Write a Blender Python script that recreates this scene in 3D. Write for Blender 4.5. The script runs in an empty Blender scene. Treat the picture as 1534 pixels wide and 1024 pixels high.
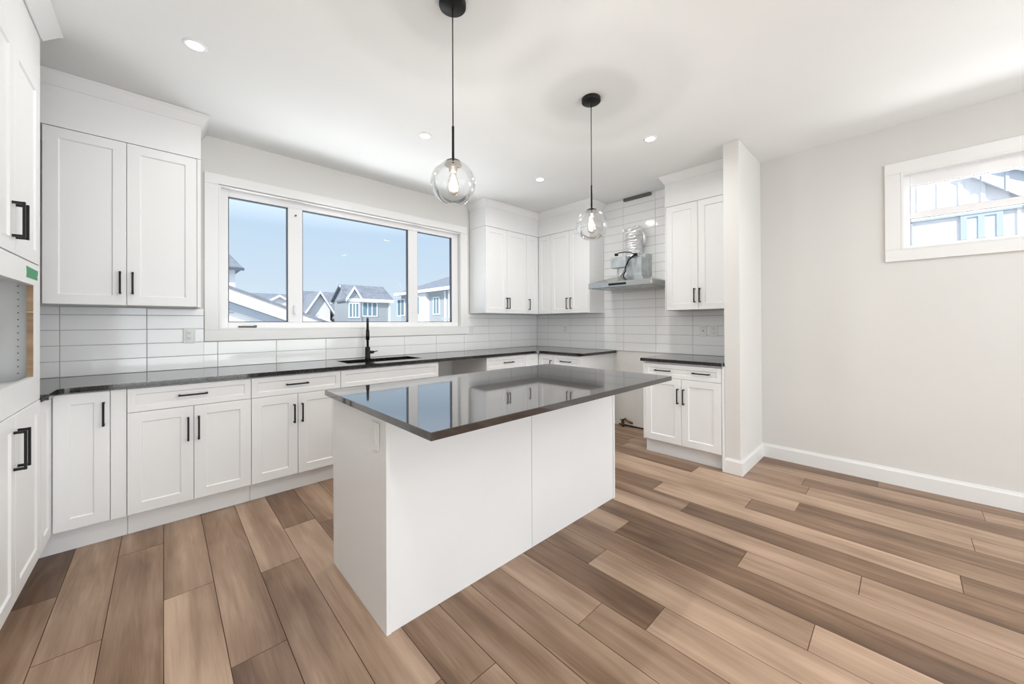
import bpy, bmesh, math, random
from math import pi, sin, cos, radians as R
from mathutils import Vector, Matrix
random.seed(7)
S = bpy.context.scene
COL = S.collection

# ------------------------------------------------------------------ camera
F_PX, CY, YAW, PIT, ROL, CAM_H = 553.3, 482.0, 43.34, .235, -.257, 1.262
th, pp, rr = R(YAW), R(PIT), R(ROL)
F0 = Vector((sin(th), cos(th), 0)); R0 = Vector((cos(th), -sin(th), 0)); U0 = Vector((0, 0, 1))
F2 = F0*cos(pp)+U0*sin(pp); U2 = U0*cos(pp)-F0*sin(pp)
R2 = R0*cos(rr)+U2*sin(rr); U3 = U2*cos(rr)-R0*sin(rr)
cd = bpy.data.cameras.new('camera'); cam = bpy.data.objects.new('camera', cd); COL.objects.link(cam)
cam.matrix_world = Matrix(((R2.x, U3.x, -F2.x, 0), (R2.y, U3.y, -F2.y, 0), (R2.z, U3.z, -F2.z, CAM_H), (0, 0, 0, 1)))
cd.sensor_width = 36; cd.sensor_fit = 'HORIZONTAL'; cd.lens = F_PX/1534*36; cd.shift_y = (CY-512)/1534
cd.clip_start = .02; cd.clip_end = 500
S.camera = cam

# ------------------------------------------------------------------ colour management, sky, sun, large lights
S.view_settings.view_transform = 'Standard'; S.view_settings.look = 'None'
S.view_settings.gamma = 1; S.view_settings.use_curve_mapping = False
S.view_settings.exposure = 0.09
W = bpy.data.worlds.new('sky'); S.world = W; W.use_nodes = True
nt = W.node_tree; nt.nodes.clear()
tc = nt.nodes.new('ShaderNodeTexCoord'); sx = nt.nodes.new('ShaderNodeSeparateXYZ')
rp = nt.nodes.new('ShaderNodeValToRGB'); bg = nt.nodes.new('ShaderNodeBackground'); ow = nt.nodes.new('ShaderNodeOutputWorld')
nt.links.new(tc.outputs['Generated'], sx.inputs[0]); nt.links.new(sx.outputs['Z'], rp.inputs[0])
nt.links.new(rp.outputs[0], bg.inputs[0]); nt.links.new(bg.outputs[0], ow.inputs[0])
e = rp.color_ramp.elements
e[0].position = 0.0; e[0].color = (.74, .86, .93, 1)
e[1].position = .22; e[1].color = (.59, .76, .93, 1)
n = e.new(.08); n.color = (.67, .81, .93, 1)
n = e.new(.29); n.color = (.92, 1.09, 1.3, 1)
n = e.new(.42); n.color = (1.25, 1.45, 1.75, 1)
n = e.new(.75); n.color = (.62, .80, 1.1, 1)
bg.inputs['Strength'].default_value = 0.94

def lamp(name, kind, loc, rot, energy, color=(1, 1, 1), **kw):
    d = bpy.data.lights.new(name, kind); d.energy = energy; d.color = color
    for k, v in kw.items(): setattr(d, k, v)
    o = bpy.data.objects.new(name, d); COL.objects.link(o); o.location = loc; o.rotation_euler = rot
    return o
lamp('sun', 'SUN', (0, 0, 30), (R(50), 0, R(-55)), 5.0, (1, .97, .92), angle=R(1))
# added fill from an unseen opening behind the camera, evens out the room
lamp('rear_fill', 'AREA', (1.5, -4.3, 1.25), (R(100), 0, 0), 103, (.96, .98, 1), shape='RECTANGLE', size=4.4, size_y=2.3)
# added upward lamps brightening the ceiling, behind the camera and below the kitchen window
lamp('rear_ceiling_fill', 'AREA', (1.5, -3.75, .25), (R(150), 0, 0), 22, (.98, .99, 1), shape='RECTANGLE', size=4.4, size_y=.8)
lamp('side_window_daylight', 'AREA', (4.5, -.77, 2.1), (0, R(90), 0), 38, (.98, .99, 1), shape='RECTANGLE', size=.6, size_y=1.5)
lamp('window_ceiling_fill', 'AREA', (1.5, 4.75, .7), (R(-145), 0, 0), 80, (.98, .99, 1), shape='RECTANGLE', size=3.4, size_y=.9)

# ------------------------------------------------------------------ materials
def mat(name, color=(.8, .8, .8), rough=.5, metal=0., spec=.5, ior=1.5, emit=None, estr=0., coat=0., coat_ior=1.5):
    m = bpy.data.materials.new(name); m.use_nodes = True
    b = m.node_tree.nodes['Principled BSDF']
    b.inputs['Base Color'].default_value = (*color, 1); b.inputs['Roughness'].default_value = rough
    b.inputs['Metallic'].default_value = metal; b.inputs['IOR'].default_value = ior
    b.inputs['Specular IOR Level'].default_value = spec; b.inputs['Coat Weight'].default_value = coat; b.inputs['Coat IOR'].default_value = coat_ior; b.inputs['Coat Roughness'].default_value = .04
    if emit: b.inputs['Emission Color'].default_value = (*emit, 1); b.inputs['Emission Strength'].default_value = estr
    return m
def nodes(m): return m.node_tree.nodes, m.node_tree.links, m.node_tree.nodes['Principled BSDF']
def add_noise(m, scale, c1, c2, bump=0., bscale=None, stretch=(1, 1, 1), detail=4, lo=.35, hi=.65):
    N, L, b = nodes(m)
    t = N.new('ShaderNodeTexCoord'); mp = N.new('ShaderNodeMapping'); mp.inputs['Scale'].default_value = stretch
    L.new(t.outputs['Object'], mp.inputs[0])
    n = N.new('ShaderNodeTexNoise'); n.inputs['Scale'].default_value = scale; n.inputs['Detail'].default_value = detail
    L.new(mp.outputs[0], n.inputs['Vector'])
    r = N.new('ShaderNodeValToRGB'); r.color_ramp.elements[0].color = (*c1, 1); r.color_ramp.elements[1].color = (*c2, 1)
    r.color_ramp.elements[0].position = lo; r.color_ramp.elements[1].position = hi
    L.new(n.outputs['Fac'], r.inputs[0]); L.new(r.outputs[0], b.inputs['Base Color'])
    if bump:
        n2 = N.new('ShaderNodeTexNoise'); n2.inputs['Scale'].default_value = bscale or scale*8
        L.new(mp.outputs[0], n2.inputs['Vector'])
        bp = N.new('ShaderNodeBump'); bp.inputs['Strength'].default_value = bump; bp.inputs['Distance'].default_value = .002
        L.new(n2.outputs['Fac'], bp.inputs['Height']); L.new(bp.outputs[0], b.inputs['Normal'])
    return m
M = {}
M['wall'] = add_noise(mat('wall_paint', rough=.75, spec=.3), 1.5, (.745, .738, .712), (.76, .753, .728), .05, 300)
M['ceiling'] = add_noise(mat('ceiling_paint', rough=.9, spec=.2), 2, (.875, .892, .886), (.89, .907, .90), .06, 250)
M['cab'] = add_noise(mat('cabinet_white', rough=.38, spec=.45), 2, (.865, .87, .868), (.88, .885, .883))
M['trim'] = add_noise(mat('trim_white', rough=.35, spec=.45), 2, (.86, .862, .855), (.87, .868, .858))
M['vinyl'] = mat('vinyl_white', (.88, .88, .885), .3)
M['gasket'] = mat('gasket_dark', (.05, .06, .08), .5)
M['black'] = mat('matte_black', (.008, .008, .008), .42, spec=.3)
M['dark'] = mat('gap_shade', (.03, .025, .02), .8)
M['quartz'] = add_noise(mat('black_quartz', rough=.07, ior=1.5, spec=.5, coat=.15), 90, (.012, .011, .010), (.022, .020, .018), detail=6)
M['quartz_island'] = add_noise(mat('polished_black_quartz', rough=.05, ior=1.7, spec=.5, coat=.5, coat_ior=1.6), 90, (.018, .014, .012), (.034, .026, .021), detail=6)
M['sinkblack'] = mat('sink_black', (.01, .01, .01), .35)
M['tile'] = mat('tile_glaze', (.945, .955, .955), .08, ior=1.6)
M['grout'] = add_noise(mat('grout_grey', rough=.9), 40, (.40, .405, .41), (.48, .485, .49))
M['ply'] = add_noise(mat('plywood_edge', rough=.7), 3, (.30, .19, .11), (.45, .31, .19), stretch=(1, 1, 8), detail=6)
M['tape'] = add_noise(mat('green_tape', rough=.6), 120, (.02, .22, .09), (.10, .42, .20), stretch=(1, 1, 5), detail=3)
M['steel'] = add_noise(mat('brushed_steel', rough=.24, metal=1), 6, (.52, .51, .49), (.62, .61, .59), stretch=(1, 1, 40))
M['galv'] = add_noise(mat('galvanised_steel', rough=.42, metal=.7), 14, (.42, .46, .47), (.56, .60, .61))
M['foil'] = add_noise(mat('crinkled_foil', rough=.38, metal=1), 8, (.82, .82, .82), (.92, .92, .92), 1.0, 45)
M['label'] = add_noise(mat('paper_label', rough=.6), 160, (.35, .36, .38), (.92, .92, .92), detail=2, lo=.38, hi=.42)
M['plastic'] = mat('white_plastic', (.85, .85, .84), .35)
M['slot'] = mat('slot_dark', (.08, .08, .08), .6)
M['bracket'] = mat('bracket_grey', (.13, .13, .125), .5, .3)
M['copper'] = mat('brass_fitting', (.18, .10, .04), .4, .8)
M['led'] = mat('led_disc', (1, 1, 1), .5, emit=(1, .97, .92), estr=14)
M['fil'] = mat('filament', (1, .6, .3), .5, emit=(1, .72, .45), estr=2.2)
M['filcore'] = mat('filament_core', (1, 1, 1), .5, emit=(1, .93, .82), estr=4)
M['oldmetal'] = mat('socket_bronze', (.20, .18, .16), .35, .8)

def glass(name, tint=(1, 1, 1), blend=.5, lo=.03, hi=.6, rough=0.):
    m = bpy.data.materials.new(name); m.use_nodes = True; N = m.node_tree.nodes; L = m.node_tree.links; N.clear()
    o = N.new('ShaderNodeOutputMaterial'); mx = N.new('ShaderNodeMixShader')
    t = N.new('ShaderNodeBsdfTransparent'); t.inputs[0].default_value = (*tint, 1)
    g = N.new('ShaderNodeBsdfGlossy'); g.inputs['Roughness'].default_value = rough
    lw = N.new('ShaderNodeLayerWeight'); lw.inputs[0].default_value = blend
    mr = N.new('ShaderNodeMapRange'); mr.inputs['To Min'].default_value = lo; mr.inputs['To Max'].default_value = hi
    L.new(lw.outputs['Fresnel'], mr.inputs[0]); L.new(mr.outputs[0], mx.inputs[0])
    L.new(t.outputs[0], mx.inputs[1]); L.new(g.outputs[0], mx.inputs[2]); L.new(mx.outputs[0], o.inputs[0])
    return m
M['pane'] = glass('window_glass', (.985, .99, .995), .12, 0.0, .6)
M['globe'] = glass('globe_glass', (.975, .98, .978), .25, .015, .6)
M['bulbglass'] = glass('bulb_glass', (1, .97, .93), .3, .02, .6)

# vinyl planks: colour tone and random offset stored per plank, grain from stretched noise
def floor_mat():
    m = mat('vinyl_plank', rough=.36, spec=.35); N, L, b = nodes(m)
    at = N.new('ShaderNodeAttribute'); at.attribute_name = 'tone'
    sep = N.new('ShaderNodeSeparateColor'); L.new(at.outputs['Color'], sep.inputs[0])
    t = N.new('ShaderNodeTexCoord')
    def vec(sx_, sy_):
        mp = N.new('ShaderNodeMapping'); mp.inputs['Scale'].default_value = (sx_, sy_, 1)
        L.new(t.outputs['Object'], mp.inputs[0])
        cb = N.new('ShaderNodeCombineXYZ'); mu = N.new('ShaderNodeMath'); mu.operation = 'MULTIPLY'; mu.inputs[1].default_value = 37
        L.new(sep.outputs['Green'], mu.inputs[0]); L.new(mu.outputs[0], cb.inputs['Z']); L.new(mu.outputs[0], cb.inputs['Y'])
        ad = N.new('ShaderNodeVectorMath'); ad.operation = 'ADD'
        L.new(mp.outputs[0], ad.inputs[0]); L.new(cb.outputs[0], ad.inputs[1]); return ad.outputs[0]
    def noise(v, sc, det, dist=0.):
        n = N.new('ShaderNodeTexNoise'); n.inputs['Scale'].default_value = sc; n.inputs['Detail'].default_value = det
        n.inputs['Distortion'].default_value = dist; L.new(v, n.inputs['Vector']); return n.outputs['Fac']
    def math_(op, a, bb, c=None):
        n = N.new('ShaderNodeMath'); n.operation = op
        for i, v in enumerate((a, bb, c)):
            if v is None: continue
            if isinstance(v, (int, float)): n.inputs[i].default_value = v
            else: L.new(v, n.inputs[i])
        return n.outputs[0]
    streak = noise(vec(7, .55), 1, 2, .4)            # broad soft streaks along the plank
    cath = noise(vec(16, 1.6), 1, 3, 1.6)            # cathedral grain
    fine = noise(vec(170, 5), 1, 3)                  # fine grain
    knots = noise(vec(3.2, 2.2), 1, 2)
    f = math_('MULTIPLY_ADD', math_('SUBTRACT', streak, .5), 1.15, sep.outputs['Red'])
    f = math_('MULTIPLY_ADD', math_('SUBTRACT', cath, .5), .55, f)
    f = math_('MULTIPLY_ADD', math_('SUBTRACT', fine, .5), .26, f)
    f = math_('MULTIPLY_ADD', math_('SUBTRACT', knots, .5), .45, f)
    r = N.new('ShaderNodeValToRGB'); el = r.color_ramp.elements
    el[0].position = 0; el[0].color = (.105, .057, .032, 1)
    el[1].position = 1; el[1].color = (.57, .402, .287, 1)
    x = el.new(.35); x.color = (.242, .148, .091, 1)
    x = el.new(.7); x.color = (.41, .279, .192, 1)
    L.new(f, r.inputs[0]); L.new(r.outputs[0], b.inputs['Base Color'])
    bp = N.new('ShaderNodeBump'); bp.inputs['Strength'].default_value = .12; bp.inputs['Distance'].default_value = .001
    L.new(fine, bp.inputs['Height']); L.new(bp.outputs[0], b.inputs['Normal'])
    return m
M['floor'] = floor_mat()

# ------------------------------------------------------------------ mesh helpers
class MB:
    def __init__(s): s.b = bmesh.new()
    def box(s, x0, x1, y0, y1, z0, z1, bev=0.):
        vs = [s.b.verts.new((x, y, z)) for z in (z0, z1) for y in (y0, y1) for x in (x0, x1)]
        fs = [s.b.faces.new([vs[i] for i in q]) for q in ((0, 2, 3, 1), (4, 5, 7, 6), (0, 1, 5, 4), (2, 6, 7, 3), (0, 4, 6, 2), (1, 3, 7, 5))]
        if bev:
            es = {e_ for f in fs for e_ in f.edges}
            bmesh.ops.bevel(s.b, geom=list(es), offset=bev, segments=1, affect='EDGES', profile=.5)
        return s
    def prism(s, pts, z0, z1, axis='Z', bev=0.):
        """closed outline pts extruded; axis Z: pts=(x,y); axis X: pts=(y,z); axis Y: pts=(x,z)"""
        def P(a, b_, c): return {'Z': (a, b_, c), 'X': (c, a, b_), 'Y': (a, c, b_)}[axis]
        lo = [s.b.verts.new(P(a, b_, z0)) for a, b_ in pts]; hi = [s.b.verts.new(P(a, b_, z1)) for a, b_ in pts]
        fs = [s.b.faces.new(lo[::-1]), s.b.faces.new(hi)]
        k = len(pts)
        for i in range(k): fs.append(s.b.faces.new((lo[i], lo[(i+1) % k], hi[(i+1) % k], hi[i])))
        bmesh.ops.recalc_face_normals(s.b, faces=fs)
        if bev: bmesh.ops.bevel(s.b, geom=list({e_ for f in fs for e_ in f.edges}), offset=bev, segments=1, affect='EDGES', profile=.5)
        return s
    def lathe(s, prof, c=(0, 0, 0), seg=40, mtx=None, close=False):
        """prof: list of (r,z) turned around the z axis"""
        rows = []
        for r_, z in prof:
            row = []
            for i in range(seg if r_ > 1e-6 else 1):
                a = 2*pi*i/seg; v = Vector((r_*cos(a), r_*sin(a), z))
                if mtx: v = mtx @ v
                row.append(s.b.verts.new(v+Vector(c)))
            rows.append(row)
        fs = []
        for A, B in zip(rows, rows[1:]):
            for i in range(seg):
                j = (i+1) % seg
                q = [A[i % len(A)], A[j % len(A)], B[j % len(B)], B[i % len(B)]]
                u = []
                for v in q:
                    if v not in u: u.append(v)
                if len(u) > 2: fs.append(s.b.faces.new(u))
        for f in fs: f.smooth = True
        return s
    def cyl(s, p, q, r_, seg=16, r2=None, caps=True):
        p, q = Vector(p), Vector(q); d = (q-p); mt = d.to_track_quat('Z', 'Y').to_matrix(); r2 = r_ if r2 is None else r2
        pr = [(r_, 0), (r2, d.length)]
        if caps: pr = [(0, 0)]+pr+[(0, d.length)]
        n0 = len(s.b.faces)
        s.lathe(pr, p, seg, mt)
        s.b.faces.ensure_lookup_table()
        if caps:
            for f in list(s.b.faces)[n0:]:
                if len(f.verts) == 3: f.smooth = False
        return s
    def tube(s, pts, r_, seg=10):
        pts = [Vector(p) for p in pts]; rows = []; up = Vector((0, 0, 1))
        for i, p in enumerate(pts):
            t = (pts[min(i+1, len(pts)-1)]-pts[max(i-1, 0)]).normalized()
            a = t.cross(up)
            if a.length < .05: a = t.cross(Vector((1, 0, 0)))
            a.normalize(); b_ = t.cross(a).normalized()
            if rows and False: pass
            rr_ = r_[i] if isinstance(r_, (list, tuple)) else r_
            rows.append([s.b.verts.new(p+a*rr_*cos(2*pi*k/seg)+b_*rr_*sin(2*pi*k/seg)) for k in range(seg)])
        fs = []
        for A, B in zip(rows, rows[1:]):
            # match nearest start vertex to avoid twists
            o = min(range(seg), key=lambda k: (B[k].co-A[0].co).length)
            B2 = B[o:]+B[:o]; 
            d = (B2[1].co-A[1].co).length; 
            if (B2[-1].co-A[1].co).length < d: B2 = [B2[0]]+B2[1:][::-1]
            for i in range(seg):
                fs.append(s.b.faces.new((A[i], A[(i+1) % seg], B2[(i+1) % seg], B2[i])))
            rows[rows.index(B)] = B2
            B[:] = B2
        fs += [s.b.faces.new(rows[0][::-1]), s.b.faces.new(rows[-1])]
        for f in fs[:-2]: f.smooth = True
        bmesh.ops.recalc_face_normals(s.b, faces=fs)
        return s
    def quad(s, *vs):
        s.b.faces.new([s.b.verts.new(v) for v in vs]); return s
    def build(s, name, m, parent=None, **props):
        me = bpy.data.meshes.new(name); s.b.to_mesh(me); s.b.free()
        me.materials.append(M[m] if isinstance(m, str) else m)
        o = bpy.data.objects.new(name, me); COL.objects.link(o)
        if parent: o.parent = parent
        for k, v in props.items(): o[k] = v
        return o
def box(name, m, a, parent=None, bev=0., **p): return MB().box(*a, bev=bev).build(name, m, parent, **p)
def thing(name, loc=(0, 0, 0), rz=0., label=None, cat=None, group=None, kind=None):
    o = bpy.data.objects.new(name, None); COL.objects.link(o); o.location = loc; o.rotation_euler = (0, 0, R(rz))
    o.empty_display_size = .05
    for k, v in (('label', label), ('category', cat), ('group', group), ('kind', kind)):
        if v: o[k] = v
    return o
def tag(o, label, cat, group=None):
    o['label'] = label; o['category'] = cat
    if group: o['group'] = group
    return o

# ------------------------------------------------------------------ key dimensions (metres)
YW, XH, ZC = 3.82, 4.13, 2.778          # window wall, hood wall, ceiling
XL, YF = -1.08, -3.95                    # left wall, wall behind the camera
ZT, ZTB = .92, .891                      # worktop top and underside
YB, XB = 3.16, 3.435                     # base door planes
YC, XC = 3.135, 3.41                     # worktop front edges
YU, XU = 3.487, 3.80                     # upper door planes
ZU0, ZU1 = 1.389, 2.457
T = .15

# ------------------------------------------------------------------ room shell
def plank_floor():
    b = bmesh.new(); lay = b.loops.layers.float_color.new('tone')
    x0, x1, y0, y1, w, L_ = XL-.1, XH+.1, YF-.1, YW+.1, .18, 1.5
    ends = {-3: 2.715, -2: 2.22, -1: 2.945, 0: 2.335, 1: 1.703, 2: 2.25, 3: 2.635, 4: 1.05, 5: 1.9, 6: .3, 7: .942, 8: .735,
            9: 1.145, 10: .261, 11: 1.205, 12: .60, 13: .15, 14: 1.033, 15: 1.315, 16: .75, 17: .505, 18: 1.237, 19: 2.0,
            20: .55, 21: 1.15, 22: .143}
    tones = {(-3, 0): .16, (-3, -1): .46, (-2, 0): .62, (-2, -1): .6, (-1, 0): .42, (-1, -1): .54, (0, 0): .52, (0, -1): .78, (1, 0): .5,
             (1, -1): .38, (2, 0): .66, (2, -1): .48, (3, 0): .28, (3, -1): .74, (4, 0): .45, (5, 0): .56, (5, -1): .56, (6, 0): .62, (6, -1): .52,
             (7, 0): .7, (7, -1): .62, (8, 0): .34, (8, -1): .74, (9, 0): .32, (9, -1): .8, (10, 0): .5, (10, -1): .76,
             (11, 0): .74, (11, -1): .2, (12, 0): .26, (12, -1): .74, (13, 0): .76, (13, -1): .7, (14, 0): .36, (14, -1): .22,
             (15, 0): .26, (15, -1): .68, (16, 0): .66, (16, -1): .30, (17, 0): .72, (17, -1): .26, (18, 0): .24, (18, -1): .7,
             (19, 0): .34, (19, -1): .5, (20, 0): .6, (20, -1): .26, (21, 0): .42, (21, -1): .58, (22, 0): .3, (22, -1): .34}
    rnd = random.Random(3)
    for c in range(math.floor(x0/w), math.ceil(x1/w)):
        e0 = ends.get(c, rnd.uniform(0, L_)); k0 = math.floor((y0-e0)/L_)
        k = k0
        while e0+k*L_ < y1:
            a, z = max(e0+k*L_, y0), min(e0+(k+1)*L_, y1); xa, xb = max(c*w, x0), min((c+1)*w, x1)
            t = tones.get((c, k), rnd.uniform(.3, .72)); g = rnd.random()
            q = .0016
            o = [b.verts.new(v) for v in ((xa, a, -.0018), (xb, a, -.0018), (xb, z, -.0018), (xa, z, -.0018))]
            i = [b.verts.new(v) for v in ((xa+q, a+q, 0), (xb-q, a+q, 0), (xb-q, z-q, 0), (xa+q, z-q, 0))]
            fs = [b.faces.new(i)]+[b.faces.new((o[n_], o[(n_+1) % 4], i[(n_+1) % 4], i[n_])) for n_ in range(4)]
            for n_, f in enumerate(fs):
                for lp in f.loops: lp[lay] = (t if n_ == 0 else t-.55, g, 0, 1)
            k += 1
    # underside so the floor has thickness
    vs = [b.verts.new(v) for v in ((x0, y0, -.0018), (x1, y0, -.0018), (x1, y1, -.0018), (x0, y1, -.0018), (x0, y0, -.12), (x1, y0, -.12), (x1, y1, -.12), (x0, y1, -.12))]
    for q in ((4, 7, 6, 5), (0, 4, 5, 1), (1, 5, 6, 2), (2, 6, 7, 3), (3, 7, 4, 0)): b.faces.new([vs[j] for j in q])
    me = bpy.data.meshes.new('floor'); b.to_mesh(me); b.free(); me.materials.append(M['floor'])
    o = bpy.data.objects.new('floor', me); COL.objects.link(o); o['kind'] = 'structure'
plank_floor()
def wall_hole(m, x0, x1, z0, z1, hx0, hx1, hz0, hz1, a, b_, axis):
    """wall slab with one opening; axis Y = slab lies along x, axis X = along y; a..b_ is thickness"""
    for (p, q, r_, s_) in ((x0, hx0, z0, z1), (hx1, x1, z0, z1), (hx0, hx1, z0, hz0), (hx0, hx1, hz1, z1)):
        if axis == 'Y': m.box(p, q, a, b_, r_, s_)
        else: m.box(a, b_, p, q, r_, s_)
    return m
K = dict(kind='structure')
W1 = (.328, 2.71, 1.225, 2.40)           # kitchen window opening x0,x1,z0,z1
W2 = (-1.55, .004, 1.815, 2.395)         # side window opening y0,y1,z0,z1
W3 = (-.75, 3.75, .05, 2.45)             # unseen opening added behind the camera for the fill lamp
wall_hole(MB(), XL-T, XH+T, 0, ZC, W1[0], W1[1], W1[2], W1[3], YW, YW+T, 'Y').build('wall_back', 'wall', **K)
wall_hole(MB(), YF, YW, 0, ZC, *W2, XH, XH+T, 'X').build('wall_right', 'wall', **K)
wall_hole(MB(), XL-T, XH+T, 0, ZC, *W3, YF-T, YF, 'Y').build('wall_front', 'wall', **K)
box('wall_left', 'wall', (XL-T, XL, YF, YW, 0, ZC), **K)
box('wall_divider', 'wall', (3.46, XH, .925, 1.045, 0, ZC), bev=.003, **K)
box('ceiling', 'ceiling', (XL-T, XH+T, YF-T, YW+T, ZC, ZC+.2), **K)

def baseboard(name, pts, h=.125, t=.015):
    """pts: list of (p, q, outward normal) wall runs"""
    m = MB()
    for (x0, y0, x1, y1, nx, ny) in pts:
        prof = [(0, 0), (t, 0), (t, h-.022), (t*.55, h-.008), (t*.45, h), (0, h)]
        a = [m.b.verts.new((x0+nx*p, y0+ny*p, z)) for p, z in prof]; c = [m.b.verts.new((x1+nx*p, y1+ny*p, z)) for p, z in prof]
        fs = [m.b.faces.new(a), m.b.faces.new(c)]+[m.b.faces.new((a[i], a[(i+1) % 6], c[(i+1) % 6], c[i])) for i in range(6)]
        bmesh.ops.recalc_face_normals(m.b, faces=fs)
    return m.build(name, 'trim', **K)
baseboard('baseboard_right', [(XH, YF, XH, .925, -1, 0)])
m = MB(); t_, h_ = .015, .125
prof = [(0, 0), (t_, 0), (t_, h_-.022), (t_*.55, h_-.008), (t_*.45, h_), (0, h_)]
rows = [[m.b.verts.new((x+ox*p, y+oy*p, z)) for p, z in prof] for x, y, ox, oy in ((3.46, 1.045, -1, 0), (3.46, .925, -1, -1), (XH-.015, .925, 0, -1))]
fs = [m.b.faces.new(rows[0]), m.b.faces.new(rows[-1][::-1])]
for A, B in zip(rows, rows[1:]):
    for i in range(6): fs.append(m.b.faces.new((A[i], A[(i+1) % 6], B[(i+1) % 6], B[i])))
bmesh.ops.recalc_face_normals(m.b, faces=fs); m.build('baseboard_divider', 'trim', **K)
baseboard('baseboard_left', [(XL, YF, XL, 2.0, 1, 0)])
baseboard('baseboard_front', [(XL, YF, W3[0]-.1, YF, 0, 1)])
box('gap_shade_strip', 'dark', (XH-.004, XH-.0005, 1.79, 2.44, .002, .018), **K)   # dark strip painting the shade of the open gap under the drywall

# windows ------------------------------------------------------------
def frame_rect(m, x0, x1, z0, z1, w, y0, y1, ax='Y', bev=0.):
    for a in ((x0, x1, z0, z0+w), (x0, x1, z1-w, z1), (x0, x0+w, z0+w, z1-w), (x1-w, x1, z0+w, z1-w)):
        if ax == 'Y': m.box(a[0], a[1], y0, y1, a[2], a[3], bev)
        else: m.box(y0, y1, a[0], a[1], a[2], a[3], bev)
    return m
w1 = thing('window_1', (1.5, YW, W1[2]), kind='structure')
def L1(m): bmesh.ops.translate(m.b, verts=m.b.verts, vec=(-1.5, -YW, -W1[2])); return m
x0, x1, z0, z1 = W1
L1(frame_rect(MB(), x0-.092, x1+.106, z0-.095, z1+.085, .09, YW-.018, YW-.0005, bev=.003)).build('window_casing', 'trim', w1)
L1(frame_rect(MB(), x0-.002, x1+.016, z0-.005, z1+.003, .014, YW-.018, YW+.05)).build('jamb_liner', 'trim', w1)
# vinyl frame with mullions
m = MB(); FY0, FY1 = YW+.045, YW+.10
zg0, zg1 = 1.283, 2.335
for (a, b_, c, d) in ((x0, .394, z0, z1), (2.622, x1, z0, z1), (.394, 2.622, z0, zg0), (.394, 2.622, zg1, z1), (.83, .949, zg0, zg1), (2.03, 2.147, zg0, zg1)):
    m.box(a, b_, FY0, FY1, c, d, .004)
L1(m).build('window_frame', 'vinyl', w1)
panes = ((.394, .83), (.949, 2.03), (2.147, 2.622))
for i, (a, b_) in enumerate(panes):
    L1(frame_rect(MB(), a-.001, b_+.001, zg0-.001, zg1+.001, .007, FY0+.012, FY0+.05)).build('glazing_bead', 'gasket', w1)
    L1(MB().box(a, b_, FY0+.03, FY0+.034, zg0, zg1)).build('glass_pane', 'pane', w1)
L1(MB().box(.46, .582, FY0-.012, FY0+.002, 1.238, 1.252, .003).box(.57, .59, FY0-.02, FY0-.006, 1.236, 1.256, .003)).build('crank_handle', 'bracket', w1)
L1(MB().box(.872, .890, FY0-.02, FY0+.002, 1.36, 1.44, .005)).build('sash_lock', 'vinyl', w1)
L1(MB().cyl((.892, FY0+.002, 2.27), (.892, FY0-.012, 2.27), .008)).build('sash_latch', 'bracket', w1)
# side window (single hung), runs along y
w2 = thing('window_2', (XH, -.77, W2[2]), kind='structure')
def L2(m): bmesh.ops.translate(m.b, verts=m.b.verts, vec=(-XH, .77, -W2[2])); return m
y0, y1, z0, z1 = W2
L2(frame_rect(MB(), y0-.092, y1+.092, z0-.088, z1+.092, .088, XH-.018, XH-.0005, 'X', bev=.003)).build('window_casing', 'trim', w2)
L2(frame_rect(MB(), y0-.002, y1+.004, z0-.004, z1+.004, .012, XH-.018, XH+.05, 'X')).build('jamb_liner', 'trim', w2)
m = MB(); FX0, FX1 = XH+.045, XH+.10
ga, gb = y0+.06, y1-.045
for (a, b_, c, d) in ((y0, ga, z0, z1), (gb, y1, z0, z1), (ga, gb, z0, 1.847), (ga, gb, 2.30, z1), (ga, gb, 2.05, 2.10)):
    m.box(FX0, FX1, a, b_, c, d, .003)
L2(m).build('window_frame', 'vinyl', w2)
for c, d in ((1.847, 2.05), (2.10, 2.30)):
    L2(frame_rect(MB(), ga-.001, gb+.001, c-.001, d+.001, .004, FX0+.012, FX0+.05, 'X')).build('glazing_bead', 'gasket', w2)
    L2(MB().box(FX0+.03, FX0+.034, ga, gb, c, d)).build('glass_pane', 'pane', w2)
# unseen glazing added behind the camera, in the opening for the fill lamp
w3 = thing('added_window', (1.5, YF, .05), kind='structure')
m = MB(); frame_rect(m, W3[0], W3[1], W3[2], W3[3], .07, YF-.11, YF-.04)
for xx in (.72, 2.22): m.box(xx-.05, xx+.05, YF-.11, YF-.04, .12, 2.38)
bmesh.ops.translate(m.b, verts=m.b.verts, vec=(-1.5, -YF, -.05)); m.build('window_frame', 'vinyl', w3)
for a, b_ in ((-.68, .67), (.77, 2.17), (2.27, 3.68)):
    MB().box(a-1.5, b_-1.5, -.078, -.073, .07, 2.33).build('glass_pane', 'pane', w3)

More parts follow.
